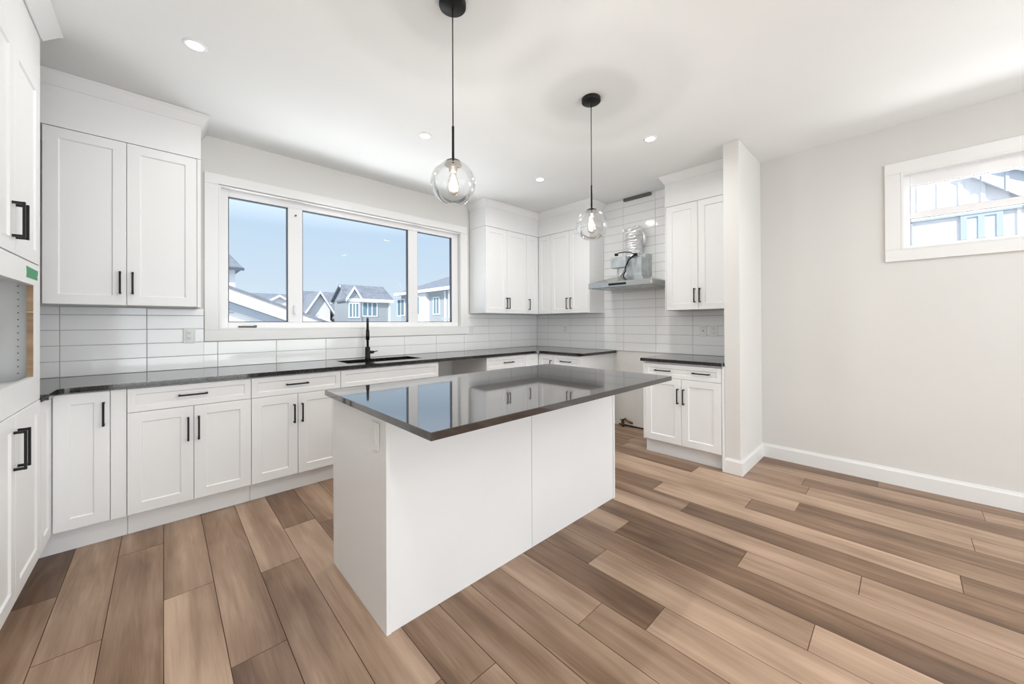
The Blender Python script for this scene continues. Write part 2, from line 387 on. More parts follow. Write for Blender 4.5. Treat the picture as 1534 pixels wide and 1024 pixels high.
# backsplash ----------------------------------------------------------
PW, PH = .408, .1035
def tiles(name, label, regions, origin, axis, plane, out):
    """regions: rects (u0,u1,z0,z1) along the wall; stacked 4x16 tiles; small random tilt gives uneven reflections"""
    g = MB(); t = MB(); rnd = random.Random(11)
    sgn = -1
    def P(u, z, d): return (u, plane-d, z) if axis == 'Y' else (plane-d, u, z)
    for (u0, u1, z0, z1) in regions:
        if axis == 'Y': g.box(u0, u1, plane-.006, plane-.0005, z0, z1)
        else: g.box(plane-.006, plane-.0005, u0, u1, z0, z1)
        for i in range(math.floor((u0-origin)/PW)-1, math.ceil((u1-origin)/PW)+1):
            for j in range(math.floor((z0-ZT)/PH)-1, math.ceil((z1-ZT)/PH)+1):
                gr = .0017
                a, b_ = max(origin+i*PW+gr, u0), min(origin+(i+1)*PW-gr, u1)
                c, d = max(ZT+j*PH+gr, z0), min(ZT+(j+1)*PH-gr, z1)
                if b_-a < .006 or d-c < .006: continue
                dep = [.0098+rnd.uniform(-.0007, .0007) for _ in range(2)]; dv = rnd.uniform(-.0004, .0004)
                q = .0018
                dd = (dep[0]-dv, dep[1]-dv, dep[1]+dv, dep[0]+dv)
                outer = [t.b.verts.new(P(u, z, .006)) for u, z in ((a, c), (b_, c), (b_, d), (a, d))]
                mid = [t.b.verts.new(P(u, z, e_-.0012)) for (u, z), e_ in zip(((a, c), (b_, c), (b_, d), (a, d)), dd)]
                top = [t.b.verts.new(P(u, z, e_)) for (u, z), e_ in zip(((a+q, c+q), (b_-q, c+q), (b_-q, d-q), (a+q, d-q)), dd)]
                fs = [t.b.faces.new(top)]
                for A, B in ((outer, mid), (mid, top)):
                    for k in range(4): fs.append(t.b.faces.new((A[k], A[(k+1) % 4], B[(k+1) % 4], B[k])))
                if axis == 'X':
                    for f in fs: f.normal_flip()
    r = thing(name, P(origin, ZT, 0), label=label, cat='backsplash')
    for mb_ in (g, t): bmesh.ops.translate(mb_.b, verts=mb_.b.verts, vec=-Vector(P(origin, ZT, 0)))
    t.build('tile_field', 'tile', r); g.build('grout_bed', 'grout', r)
    return r
tiles('tile_backsplash', 'glossy white stacked tile backsplash under and beside the wide kitchen window',
      [(XL+.002, .233, ZT+.001, ZU0-.002), (.233, 2.819, ZT+.001, 1.128), (2.819, XH-.012, ZT+.001, ZU0-.002)], -.089, 'Y', YW, -1)
tiles('tile_backsplash', 'glossy white stacked tile backsplash rising to the ceiling behind the steel range hood',
      [(2.64, YW-.012, ZT+.001, ZU0-.002), (2.46, 2.64, ZT-.004, ZU0-.002), (1.77, 2.64, ZT-.004, ZT+.001), (1.70, 2.64, ZU0-.002, ZC-.002), (1.70, 2.46, ZT+.001, ZU0-.002), (1.047, 1.70, ZT+.001, ZU0-.002)], 1.956, 'X', XH, -1)

# ------------------------------------------------------------------ cabinets
# cabinets are built in a local frame: x to the right, front faces -y at y=0, z up; the body goes back to y=+depth
def shaker(x0, x1, z0, z1, t=.02, rail=.06, y=0.):
    """shaker panel, outer face at y, thickness t going back (+y)"""
    m = MB(); b = m.b; g = .0015; x0 += g; x1 -= g; z0 += g; z1 -= g
    rail = min(rail, (x1-x0)*.3, (z1-z0)*.30); c, q = .0012, .006; d = .007
    def ring(i, yy): return [b.verts.new((x, yy, z)) for x, z in ((x0+i, z0+i), (x1-i, z0+i), (x1-i, z1-i), (x0+i, z1-i))]
    rs = [ring(0, y+t), ring(0, y+c), ring(c, y), ring(rail, y), ring(rail+q, y+d)]
    fs = [b.faces.new(rs[0][::-1]), b.faces.new(rs[-1])]
    for A, B in zip(rs, rs[1:]):
        for k in range(4): fs.append(b.faces.new((A[k], A[(k+1) % 4], B[(k+1) % 4], B[k])))
    bmesh.ops.recalc_face_normals(b, faces=fs)
    return m
def pull(x, z, ln, vert, parent, y=0.):
    """square bar pull with two posts in front of y"""
    m = MB(); h = ln/2; t = .005
    if vert:
        m.box(x-t, x+t, y-.034, y-.026, z-h, z+h, .001)
        for s_ in (-1, 1): m.box(x-t, x+t, y-.027, y+.001, z+s_*(h-.006)-.005, z+s_*(h-.006)+.005)
    else:
        m.box(x-h, x+h, y-.034, y-.026, z-t, z+t, .001)
        for s_ in (-1, 1): m.box(x+s_*(h-.006)-.005, x+s_*(h-.006)+.005, y-.027, y+.001, z-t, z+t)
    return m.build('handle', 'black', parent)
def front(kind, cab, x0, x1, z0, z1, pulls=(), rail=.06):
    d = shaker(x0, x1, z0, z1, rail=rail).build(kind, 'cab', cab)
    for (x, z, ln, v) in pulls: pull(x, z, ln, v, d)
    return d
ZD = .133
DT = .021     # door thickness + reveal: carcass starts here
def carcass(cab, w, z0, z1, depth, toe=True, x0=0.):
    m = MB().box(x0+.001, w-.001, DT, depth, z0, z1)
    o = m.build('cabinet_body', 'cab', cab)
    if toe: box('toe_kick', 'cab', (x0+.001, w-.001, .065, depth, 0, z0), cab)
    return o
BD = YW-YB-.004
def base_cab(loc, rz, w, label, doors, drawers=(), group=None, depth=BD, extra=()):
    c = thing('base_cabinet', loc, rz, label, 'cabinet', group)
    carcass(c, w, ZD-.004, ZTB-.001, depth)
    for dr in drawers: front('drawer', c, dr[0], dr[1], dr[2], dr[3], dr[4], rail=.035)
    for dr in doors: front('door', c, *dr)
    return c
# window-wall run
zs = .740    # split between drawers and doors
base_cab((-.158, YB, 0), 0, .608, 'white base cabinet with one drawer over two doors, under the left upper cabinet',
         [(0, .301, ZD, zs, [(.273, .597, .15, 1)]), (.301, .608, ZD, zs, [(.325, .597, .15, 1)])], [(0, .608, zs, .884, [(.298, .816, .145, 0)])])
base_cab((.45, YB, 0), 0, .604, 'white one-drawer two-door base cabinet between the sink cabinet and its twin to the left',
         [(0, .293, ZD, zs, [(.266, .594, .14, 1)]), (.293, .604, ZD, zs, [(.32, .594, .14, 1)])], [(0, .604, zs, .884, [(.288, .816, .15, 0)])])
sk = thing('sink_cabinet', (1.054, YB, 0), 0, 'white sink base cabinet with a plain false front under the black sink', 'cabinet')
MB().box(.001, .019, DT, BD, ZD-.004, ZTB-.001).box(.907, .925, DT, BD, ZD-.004, ZTB-.001).box(.019, .907, DT, BD, ZD-.004, ZD+.014).box(.019, .907, BD-.01, BD, ZD+.014, ZTB-.001).box(.019, .907, DT, DT+.018, .80, ZTB-.001).build('cabinet_body', 'cab', sk)
box('toe_kick', 'cab', (.001, .925, .065, .30, 0, ZD-.004), sk)
front('false_front', sk, 0, .926, zs, .884, rail=.035)
front('door', sk, 0, .463, ZD, zs, [(.435, .594, .14, 1)]); front('door', sk, .463, .926, ZD, zs, [(.49, .594, .14, 1)])
base_cab((2.594, YB, 0), 0, .611, 'white drawer-topped base cabinet right of the empty dishwasher bay, beyond the island',
         [(0, .305, ZD, zs, [(.28, .594, .14, 1)]), (.305, .611, ZD, zs, [(.33, .594, .14, 1)])], [(0, .611, zs, .884, [(.325, .812, .145, 0)])])
# left corner cabinet (L-shaped, bi-fold door)
def poly_cab(name, label, pts, z0, z1, toe_pts=None):
    c = thing(name, (pts[0][0], pts[0][1], 0), 0, label, 'cabinet')
    off = lambda P: [(x-pts[0][0], y-pts[0][1]) for x, y in P]
    MB().prism(off(pts), z0, z1).build('cabinet_body', 'cab', c)
    if toe_pts: MB().prism(off(toe_pts), 0, z0).build('toe_kick', 'cab', c)
    return c
def leaf(c, rz, wx, wy, w, z0, z1, pl=(), rail=.06, kind='door'):
    """door leaf given in world x/y at its lower left as seen from the front"""
    d = shaker(0, w, z0, z1, rail=rail).build(kind, 'cab', c)
    d.location = (wx-c.location.x, wy-c.location.y, 0); d.rotation_euler = (0, 0, R(rz))
    for p in pl: pull(*p, d)
    return d
XLB = -.44
c = poly_cab('corner_base_cabinet', 'white corner base cabinet with folding two-leaf door between oven tower and window run',
             [(XL+.002, 2.925), (XLB-DT, 2.925), (XLB-DT, YB+DT), (-.159, YB+DT), (-.159, YW-.004), (XL+.002, YW-.004)], ZD-.004, ZTB-.001,
             [(XL+.002, 2.925), (XLB-.065, 2.925), (XLB-.065, YB+.065), (-.159, YB+.065), (-.159, YW-.004), (XL+.002, YW-.004)])
leaf(c, 90, XLB, 2.925, YB-2.925-.003, ZD, .884)
leaf(c, 0, XLB+.002, YB, .213, ZD, .884, [(.188, .754, .137, 1)])
fl = MB().box(-.223-c.location.x, -.16-c.location.x, YB+.004-c.location.y, YB+DT-c.location.y, ZD, .884).build('filler_strip', 'cab', c)
# right corner cabinet
c = poly_cab('corner_base_cabinet', 'white corner base cabinet with folding door in the far right corner under the L worktop',
             [(3.206, YB+DT), (XB+DT, YB+DT), (XB+DT, 2.911), (XH-.004, 2.911), (XH-.004, YW-.004), (3.206, YW-.004)], ZD-.004, ZTB-.001,
             [(3.206, YB+.065), (XB+.065, YB+.065), (XB+.065, 2.911), (XH-.004, 2.911), (XH-.004, YW-.004), (3.206, YW-.004)])
leaf(c, 0, 3.206, YB, XB-3.206-.002, ZD, .884)
leaf(c, -90, XB, YB-.002, YB-2.911-.002, ZD, .884, [(.215, .745, .14, 1)])
# hood-wall base cabinets (face -x)
HD = XH-XB-.004
c = base_cab((XB, 2.910, 0), -90, .389, 'white base cabinet with a drawer at the worktop end left of the range gap',
             [(0, .389, ZD, zs, [(.36, .594, .14, 1)])], [(0, .389, zs, .884, [(.19, .812, .15, 0)])], depth=HD)
box('end_panel', 'cab', (.390, .408, .002, HD, 0, ZTB-.001), c)
c = thing('base_cabinet', (XB, 1.762, 0), -90, 'white base cabinet with a wide two-handle drawer beside the wall stub', 'cabinet')
carcass(c, .703, ZD-.004, ZTB-.001, HD, x0=.0)
box('face_stile', 'cab', (.001, .018, .002, DT, ZD, ZTB-.002), c); box('filler_strip', 'cab', (.7035, .7165, .002, .3, 0.002, ZTB-.002), c)
front('drawer', c, .018, .701, zs+.005, .872, [(.198, .812, .145, 0), (.54, .812, .145, 0)], rail=.035)
front('door', c, .018, .367, ZD+.006, zs+.005, [(.338, .588, .14, 1)]); front('door', c, .367, .701, ZD+.006, zs+.005, [(.39, .588, .14, 1)])

# upper cabinets ------------------------------------------------------
UD = YW-YU-.013
def upper(loc, rz, w, label, doors, depth=UD, side=(0, 0)):
    c = thing('upper_cabinet', loc, rz, label, 'cabinet')
    box('cabinet_body', 'cab', (.001+side[0], w-.001-side[1], DT, depth, ZU0+.004, ZU1), c)
    if side[0]: box('side_panel', 'cab', (.001, side[0], .0, depth, ZU0, ZU1), c)
    if side[1]: box('side_panel', 'cab', (w-side[1], w-.001, .0, depth, ZU0, ZU1), c)
    for d in doors: front('door', c, *d)
    return c
upper((-.523, YU, 0), 0, .721, 'white two-door upper cabinet between the oven tower and the window',
      [(0, .348, ZU0+.002, ZU1, [(.319, 1.537, .145, 1)]), (.348, .699, ZU0+.002, ZU1, [(.376, 1.537, .145, 1)])], side=(0, .021))
upper((2.852, YU, 0), 0, .713, 'white two-door upper cabinet immediately right of the wide window',
      [(.004, .354, ZU0+.002, ZU1, [(.336, 1.521, .14, 1)]), (.354, .713, ZU0+.002, ZU1, [(.38, 1.521, .14, 1)])])
c = poly_cab('corner_upper_cabinet', 'white corner upper cabinet with a narrow folding door in the far right corner',
             [(3.566, YU+DT), (XU+DT, YU+DT), (XU+DT, 3.263), (XH-.013, 3.263), (XH-.013, YW-.013), (3.566, YW-.013)], ZU0+.004, ZU1)
leaf(c, 0, 3.566, YU, XU-3.566-.002, ZU0+.002, ZU1, [(.037, 1.517, .145, 1)])
leaf(c, -90, XU, YU-.002, YU-3.263-.002, ZU0+.002, ZU1)
UH = XH-XU-.013
upper((XU, 3.262, 0), -90, .625, 'white two-door upper cabinet left of the range hood',
      [(0, .312, ZU0+.002, ZU1, [(.283, 1.518, .145, 1)]), (.312, .604, ZU0+.002, ZU1, [(.346, 1.518, .145, 1)])], depth=UH, side=(0, .02))
upper((XU, 1.700, 0), -90, .653, 'white two-door upper cabinet right of the range hood, against the wall stub',
      [(.012, .325, ZU0+.002, ZU1, [(.295, 1.53, .14, 1)]), (.325, .653, ZU0+.002, ZU1, [(.345, 1.53, .14, 1)])], depth=UH, side=(.011, 0))

# bulkheads with crown up to the ceiling --------------------------------
ZB = ZU1+.003
def crown_path(m, path, z0=2.700, z1=ZC-.001, proj=.047):
    """path: list of (x,y) front-face points with outward mitre offsets (x,y,ox,oy)"""
    prof = [(0, z0), (.006, z0), (.012, z0+.012), (proj-.012, z1-.022), (proj-.004, z1-.010), (proj, z1-.006), (proj, z1), (0, z1)]
    rows = [[m.b.verts.new((x+ox*p, y+oy*p, z)) for p, z in prof] for x, y, ox, oy in path]
    fs = [m.b.faces.new(rows[0]), m.b.faces.new(rows[-1][::-1])]
    for A, B in zip(rows, rows[1:]):
        for i in range(len(prof)): fs.append(m.b.faces.new((A[i], A[(i+1) % 8], B[(i+1) % 8], B[i])))
    bmesh.ops.recalc_face_normals(m.b, faces=fs)
    return m
def bulkhead(label, loc, body, crown):
    c = thing('cabinet_bulkhead', loc, 0, label, 'bulkhead')
    v = Vector(loc)
    m = MB().prism(body, ZB, ZC-.002); bmesh.ops.translate(m.b, verts=m.b.verts, vec=-v); m.build('fascia', 'cab', c)
    m = crown_path(MB(), crown); bmesh.ops.translate(m.b, verts=m.b.verts, vec=-v); m.build('crown_molding', 'cab', c)
    return c
bulkhead('white bulkhead with flared crown above the two-door cabinet left of the window', (-.4, YU, ZB),
         [(-1.05, YU), (.198, YU), (.198, YW-.003), (-1.05, YW-.003)],
         [(-1.05, YU, 0, -1), (.198, YU, 1, -1), (.198, YW-.003, 1, 0)])
bulkhead('white L-shaped bulkhead with crown above the far corner upper cabinets', (3.4, YU, ZB),
         [(2.853, YU), (XU, YU), (XU, 2.637), (XH-.013, 2.637), (XH-.013, YW-.013), (2.853, YW-.013)],
         [(2.853, YW-.003, -1, 0), (2.853, YU, -1, -1), (XU, YU, -1, -1), (XU, 2.637, -1, -1), (XH-.013, 2.637, 0, -1)])
bulkhead('white bulkhead with crown above the cabinet right of the range hood', (XU, 1.3, ZB),
         [(XU, 1.047), (XH-.013, 1.047), (XH-.013, 1.699), (XU, 1.699)],
         [(XH-.013, 1.699, 0, 1), (XU, 1.699, -1, 1), (XU, 1.047, -1, 0)])

# oven tower -------------------------------------------------------------
tw = thing('oven_tower_cabinet', (XLB, 2.0, 0), 90, 'tall white oven tower cabinet at the left edge with an empty open niche', 'cabinet')
TW, TD = .915, XLB-XL-.004      # local: x = world y - 2.0, y = into the wall
nx0, nx1, nz0, nz1 = .075, .795, 1.022, 1.452
m = MB()
m.box(.001, TW, DT, TD, .129, 1.0)                       # lower box
m.box(.001, TW, DT, TD, 1.47, 2.778-.003)                # upper box
m.box(.001, .02, DT, TD, 1.0, 1.47); m.box(TW-.019, TW, DT, TD, 1.0, 1.47)
m.box(.02, TW-.019, TD-.01, TD, 1.0, 1.47)
m.build('cabinet_body', 'cab', tw)
box('toe_kick', 'cab', (.001, TW, .065, TD, 0, .129), tw)
MB().box(.001, TW, .002, DT, .905, nz0).box(.001, TW, .002, DT, nz1, 1.551).box(.001, nx0, .002, DT, nz0, nz1).box(nx1, TW, .002, DT, nz0, nz1).box(TW-.03, TW, .002, DT, 1.551, 2.44).box(.001, TW, .002, DT, 2.443, 2.775).build('face_frame', 'cab', tw)
MB().box(nx1-.0015, nx1-.0002, .003, .0225, nz0+.002, 1.324).box(nx1-.0015, nx1-.0002, .003, .0225, 1.327, nz1-.002).build('raw_wood_stile', 'ply', tw, label='raw unpainted wood strip on the niche edge')
ph = MB().cyl((TW-.0185, 0, 0), (TW-.0205, 0, 0), .0026, 8).build('shelf_pin_hole', 'slot', tw); ph.location = (0, .064, 1.035)
for i in range(1, 28):
    p2 = ph.copy(); COL.objects.link(p2); p2.location = (0, .064 if i < 14 else .40, 1.035+(i % 14)*.032)
cx = .497
front('door', tw, .08, cx, ZD, .902, [(cx-.03, .755, .16, 1)]); front('door', tw, cx, TW-.003, ZD, .902, [(cx+.03, .755, .16, 1)])
front('door', tw, .05, cx-.02, 1.554, 2.44, [(cx-.055, 1.69, .145, 1)]); front('door', tw, cx-.02, TW-.03, 1.554, 2.44, [(cx+.0, 1.69, .145, 1)])
m = crown_path(MB(), [(TW, .5, 1.9, 0), (TW, .0, 1.9, -1), (.0, .0, 0, -1)], z0=2.675, proj=.058); m.build('crown_molding', 'cab', tw)
tp = MB().prism([(2.665, 1.478), (2.672, 1.500), (2.664, 1.528), (2.872, 1.524), (2.874, 1.512), (2.862, 1.496), (2.866, 1.482), (2.860, 1.478)], XLB-.003, XLB-.0015, 'X').build('painter_tape', 'tape')
tp.location = (0, 0, 0)
tag(tp, 'small strip of green masking tape stuck above the empty oven niche', 'tape')
box('pantry_cabinet', 'cab', (0, 1, 0, 1, 0, 1)) if False else None

# ------------------------------------------------------------------ worktops
def slab(name, label, pts, z0, z1, holes=None, bev=.002, m='quartz'):
    mt = m
    m = MB()
    if holes is None: m.prism(pts, z0, z1, bev=bev)
    o = m.build(name, mt); tag(o, label, 'worktop'); return o
# L worktop built as one mesh with the sink cut-out
SX0, SX1, SY0, SY1 = 1.165, 1.885, 3.30, 3.62
def l_top():
    b = bmesh.new()
    yb = YW-.012; xr = XH-.012
    outer = [(XL+.002, 2.922), (-.415, 2.922), (-.415, 3.095), (-.408, 3.118), (-.392, 3.131), (-.375, YC), (XC-.075, YC), (XC-.045, YC-.008), (XC-.018, YC-.026), (XC-.004, YC-.05), (XC, YC-.08), (XC, 2.475), (XC+.012, 2.463), (xr, 2.463), (xr, yb), (XL+.002, yb)]
    r_ = .02
    inner = []
    for cx_, cy_, a0 in ((SX0+r_, SY0+r_, 180), (SX1-r_, SY0+r_, 270), (SX1-r_, SY1-r_, 0), (SX0+r_, SY1-r_, 90)):
        for k in range(5): inner.append((cx_+r_*cos(R(a0+k*22.5)), cy_+r_*sin(R(a0+k*22.5))))
    faces = []
    def loop(P, z): return [b.verts.new((x, y, z)) for x, y in P]
    ot, ob, it, ib = loop(outer, ZT), loop(outer, ZTB), loop(inner, ZT), loop(inner, ZTB)
    for O, I in ((ot, it), (ob, ib)):
        es = [b.edges.new((O[i], O[(i+1) % len(O)])) for i in range(len(O))]+[b.edges.new((I[i], I[(i+1) % len(I)])) for i in range(len(I))]
        bmesh.ops.triangle_fill(b, edges=es, use_beauty=True)
    for A, B in ((ot, ob), (it, ib)):
        for i in range(len(A)): b.faces.new((A[i], A[(i+1) % len(A)], B[(i+1) % len(A)], B[i]))
    bmesh.ops.recalc_face_normals(b, faces=b.faces)
    me = bpy.data.meshes.new('worktop'); b.to_mesh(me); b.free(); me.materials.append(M['quartz'])
    o = bpy.data.objects.new('worktop', me); COL.objects.link(o)
    tag(o, 'long L-shaped black worktop below the window, wrapping into the far corner', 'worktop')
l_top()
slab('worktop', 'short black worktop beside the wall stub, right of the range gap', [(XC, 1.78), (XC, 1.048), (XH-.012, 1.048), (XH-.012, 1.78)], ZTB, ZT)

# sink and faucet
s = thing('sink', ((SX0+SX1)/2, (SY0+SY1)/2, ZTB), 0, 'black undermount sink below the window, set in the long worktop', 'sink')
m = MB(); b = m.b
def rect(dx, dy, z): return [b.verts.new((x, y, z)) for x, y in ((-dx, -dy), (dx, -dy), (dx, dy), (-dx, dy))]
hx, hy = (SX1-SX0)/2+.004, (SY1-SY0)/2+.004
rs = [rect(hx+.02, hy+.02, -.001), rect(hx, hy, -.001), rect(hx-.012, hy-.012, -.19), rect(hx-.03, hy-.03, -.205), rect(.05, .05, -.21)]
o_ = [rect(hx+.02, hy+.02, -.003), rect(hx+.004, hy+.004, -.003), rect(hx-.008, hy-.008, -.194), rect(hx-.03, hy-.03, -.209), rect(.05, .05, -.214)]
for G in (rs, o_):
    for A, B in zip(G, G[1:]):
        for k in range(4): b.faces.new((A[k], A[(k+1) % 4], B[(k+1) % 4], B[k]))
    b.faces.new(G[-1])
for k in range(4): b.faces.new((rs[0][k], o_[0][k], o_[0][(k+1) % 4], rs[0][(k+1) % 4]))
bmesh.ops.recalc_face_normals(b, faces=b.faces)
m.build('basin', 'sinkblack', s)
MB().lathe([(0, -.206), (.035, -.206), (.042, -.2085), (.042, -.213)], seg=24).build('drain', 'bracket', s)
fx, fy = 1.50, 3.715
f = thing('faucet', (fx, fy, ZT), math.degrees(math.atan2(-fx, fy))+0, 'matte black gooseneck faucet behind the sink', 'faucet')
f.rotation_euler = (0, 0, math.atan2(-fx, fy)*1.0)       # swivelled so its spout reaches toward the room
f.rotation_euler = (0, 0, -math.atan2(fx, fy))
MB().lathe([(0, 0), (.027, 0), (.027, .006), (.024, .010), (.024, .105), (.021, .112), (0, .112)], seg=28).build('faucet_body', 'black', f)
pts = [(0, 0, .11), (0, 0, .20), (0, 0, .30)]
for k in range(0, 13): a = pi*k/12; pts.append((0, -.085+.085*cos(a), .31+.085*sin(a)))
pts.append((0, -.17, .29))
MB().tube(pts, .0115, 14).build('spout', 'black', f)
MB().cyl((0, -.17, .295), (0, -.17, .275), .0125, r2=.016).cyl((0, -.17, .275), (0, -.17, .19), .016, r2=.018).build('spray_head', 'black', f)
g = MB(); g.cyl((.02, 0, .058), (.058, 0, .058), .0145, 18).cyl((.058, 0, .058), (.062, 0, .058), .011).tube([(.06, 0, .058), (.085, .0, .064), (.105, 0, .068)], [.005, .0045, .0035], 8)
hd = g.build('lever', 'black', f); hd.rotation_euler = (0, 0, math.atan2(fx, fy))

# ------------------------------------------------------------------ island
il = thing('kitchen_island', (.655, 1.44, 0), 0, 'large white kitchen island base with plain panels in mid floor', 'island')
IX, IY = 1.723, .64
IZ = .886
box('cabinet_body', 'cab', (.021, IX-.021, .018, IY-.022, .0, IZ), il)
box('end_panel', 'cab', (0, .020, .0, IY, 0, IZ), il, bev=.0008); box('end_panel', 'cab', (IX-.020, IX, .0, IY, 0, IZ), il, bev=.0008)
box('back_panel', 'cab', (.021, .855, .004, .018, 0, IZ), il, bev=.0008); box('back_panel', 'cab', (.858, IX-.021, .004, .018, 0, IZ), il, bev=.0008)
# working side of the island, facing the sink
for k, (a, b_) in enumerate(((.022, .44), (.44, .86), (.86, 1.28), (1.28, 1.70))):
    d = shaker(0, b_-a, ZD, .72).build('door', 'cab', il); d.location = (b_, IY, 0); d.rotation_euler = (0, 0, pi)
    pull((b_-a)-.03 if k % 2 else .03, .6, .14, 1, d)
    d = shaker(0, b_-a, .725, .875, rail=.035).build('drawer', 'cab', il); d.location = (b_, IY, 0); d.rotation_euler = (0, 0, pi)
    pull((b_-a)/2, .80, .14, 0, d)
slab('island_worktop', 'glossy black island worktop reflecting the window, overhanging the white base', [(.619, 1.036), (2.405, 1.036), (2.405, 2.098), (.619, 2.098)], .8865, .915, m='quartz_island')
def outlet(name, label, cat, loc, rz, kind='duplex', w=.072, h=.118, grp=None):
    o = thing(name, loc, rz, label, cat, grp)
    MB().box(-w/2, w/2, -.006, -.0005, -h/2, h/2, .002).build('cover_plate', 'plastic', o)
    MB().box(-.017, .017, -.009, -.005, -.034, .034, .0015).build('insert', 'plastic', o)
    if kind == 'duplex':
        for s_ in (-.019, .019):
            MB().box(-.008, -.0055, -.0096, -.0088, s_-.006, s_+.006).build('socket_slot', 'slot', o)
            MB().box(.0045, .0065, -.0096, -.0088, s_-.005, s_+.005).build('socket_slot', 'slot', o)
            MB().cyl((0, -.0088, s_-.010), (0, -.0096, s_-.010), .0022, 8).build('socket_slot', 'slot', o)
    elif kind == 'dot':
        MB().cyl((0, -.0088, 0), (0, -.0105, 0), .006, 12).build('knob', 'slot', o)
    return o
outlet('wall_outlet', 'white duplex wall outlet on the tiles just left of the window casing', 'outlet', (.146, YW-.0115, 1.181), 0)
outlet('wall_switch', 'white blank wall switch on the tiles just right of the window casing', 'switch', (2.87, YW-.0115, 1.178), 0, 'blank')
outlet('wall_outlet', 'white outlet on the tiles in the far corner below the cabinet left of the hood', 'outlet', (XH-.0115, 3.27, 1.186), -90)
outlet('wall_outlet', 'white duplex outlet nearest the wall stub on the tiles right of the hood', 'outlet', (XH-.0115, 1.337, 1.176), -90)
outlet('wall_jack', 'small white cable jack plate left of the outlet near the wall stub', 'wall plate', (XH-.0115, 1.44, 1.176), -90, 'dot', .07)
outlet('wall_outlet', 'white outlet plate on the left end panel of the island', 'outlet', (.6545, 1.535, .79), -90, 'blank')

# ------------------------------------------------------------------ range hood
HX0, HY0, HY1 = 3.63, 1.770, 2.535
h = thing('range_hood', (XH-.012, (HY0+HY1)/2, 1.66), 0, 'stainless steel range hood without its chimney cover, motor box exposed', 'range hood')
def LH(m): bmesh.ops.translate(m.b, verts=m.b.verts, vec=(-(XH-.012), -(HY0+HY1)/2, -1.66)); return m
xb = XH-.013; ym = (HY0+HY1)/2
LH(MB().box(HX0, xb, HY0, HY1, 1.664, 1.722, .002)).build('canopy_lip', 'steel', h)
m = MB(); b = m.b
lo = [b.verts.new(v) for v in ((HX0+.004, HY0+.004, 1.722), (xb, HY0+.004, 1.722), (xb, HY1-.004, 1.722), (HX0+.004, HY1-.004, 1.722))]
up = [b.verts.new(v) for v in ((3.84, ym-.16, 1.800), (xb, ym-.16, 1.800), (xb, ym+.16, 1.800), (3.84, ym+.16, 1.800))]
b.faces.new(up); b.faces.new(lo[::-1])
for k in range(4): b.faces.new((lo[k], lo[(k+1) % 4], up[(k+1) % 4], up[k]))
bmesh.ops.recalc_face_normals(b, faces=b.faces)
LH(m).build('canopy_slope', 'steel', h)
LH(MB().box(HX0-.003, HX0+.002, ym-.10, ym+.115, 1.680, 1.704, .001)).build('control_panel', 'black', h)
LH(MB().box(HX0+.03, xb-.05, HY0+.03, HY1-.03, 1.657, 1.666)).build('grease_filter', 'galv', h)
LH(MB().box(3.87, xb, ym-.155, ym+.15, 1.799, 2.00, .002)).build('motor_box', 'galv', h)
LH(MB().box(3.80, 3.869, ym+.0, ym+.19, 1.90, 2.02, .002)).build('junction_box', 'galv', h)
LH(MB().prism([(xb-.15, 2.0), (xb, 2.0), (xb, 2.06), (xb-.15, 2.045)], ym-.155, ym+.02, 'Y')).build('motor_bracket', 'galv', h)
LH(MB().box(3.8675, 3.8695, ym+.03, ym+.12, 1.815, 1.895)).build('rating_label', 'label', h)
m = MB()
m.tube([(3.86, ym+.15, 2.06), (3.84, ym+.10, 2.075), (3.83, ym+.02, 2.07), (3.83, ym-.05, 2.055), (3.85, ym-.09, 2.03)], .006, 8)
m.tube([(3.85, ym-.09, 2.03), (3.80, ym-.04, 1.97), (3.79, ym-.01, 1.90), (3.80, ym+.0, 1.85), (3.83, ym+.05, 1.80)], .008, 8)
m.tube([(3.79, ym-.01, 1.90), (3.80, ym+.03, 1.83), (3.83, ym+.08, 1.80)], .005, 8)
LH(m).build('power_cable', 'black', h)
LH(MB().box(3.845, 3.875, ym-.11, ym-.08, 2.01, 2.045, .004)).build('cable_clamp', 'black', h); LH(MB().box(3.84, 3.87, ym+.13, ym+.165, 2.045, 2.075, .004)).build('cable_clamp', 'black', h)
# crinkled foil duct standing on the motor box
rnd = random.Random(5); m = MB(); rows = []; seg = 36; nr = 26
for j in range(nr):
    z = 2.02+.35*j/(nr-1); rr_ = .088+.006*(j % 2)+(.006 if j > nr*.55 else 0)
    row = []
    for i in range(seg):
        a = 2*pi*i/seg; q = rr_+rnd.uniform(-.0035, .0035)+(.008*sin(3*a+j*.6) if j > nr*.5 else .002*sin(5*a))
        row.append(m.b.verts.new((3.995+.006*sin(j*.3)+q*cos(a), ym+.005+q*sin(a), z+rnd.uniform(-.002, .002)+(rnd.uniform(-.008, .012) if j == nr-1 else 0))))
    rows.append(row)
for A, B in zip(rows, rows[1:]):
    for i in range(seg): m.b.faces.new((A[i], A[(i+1) % seg], B[(i+1) % seg], B[i]))
m.b.faces.new(rows[-1]); m.b.faces.new(rows[0][::-1])
LH(m).build('foil_duct', 'foil', h)
m = MB()
pl = [(4.0, ym-.085, 2.33), (4.0, ym-.12, 2.29), (3.99, ym-.135, 2.24), (4.0, ym-.125, 2.18), (4.02, ym-.10, 2.14)]
m.tube(pl, [.006, .016, .02, .016, .006], 7)
LH(m).build('foil_tape_flap', 'foil', h)
br = MB().box(XH-.045, XH-.0115, 1.995, 2.34, 2.742, 2.776, .002).build('duct_bracket', 'bracket')
tag(br, 'dark metal strip bracket fixed where tiles meet the ceiling above the hood', 'bracket')
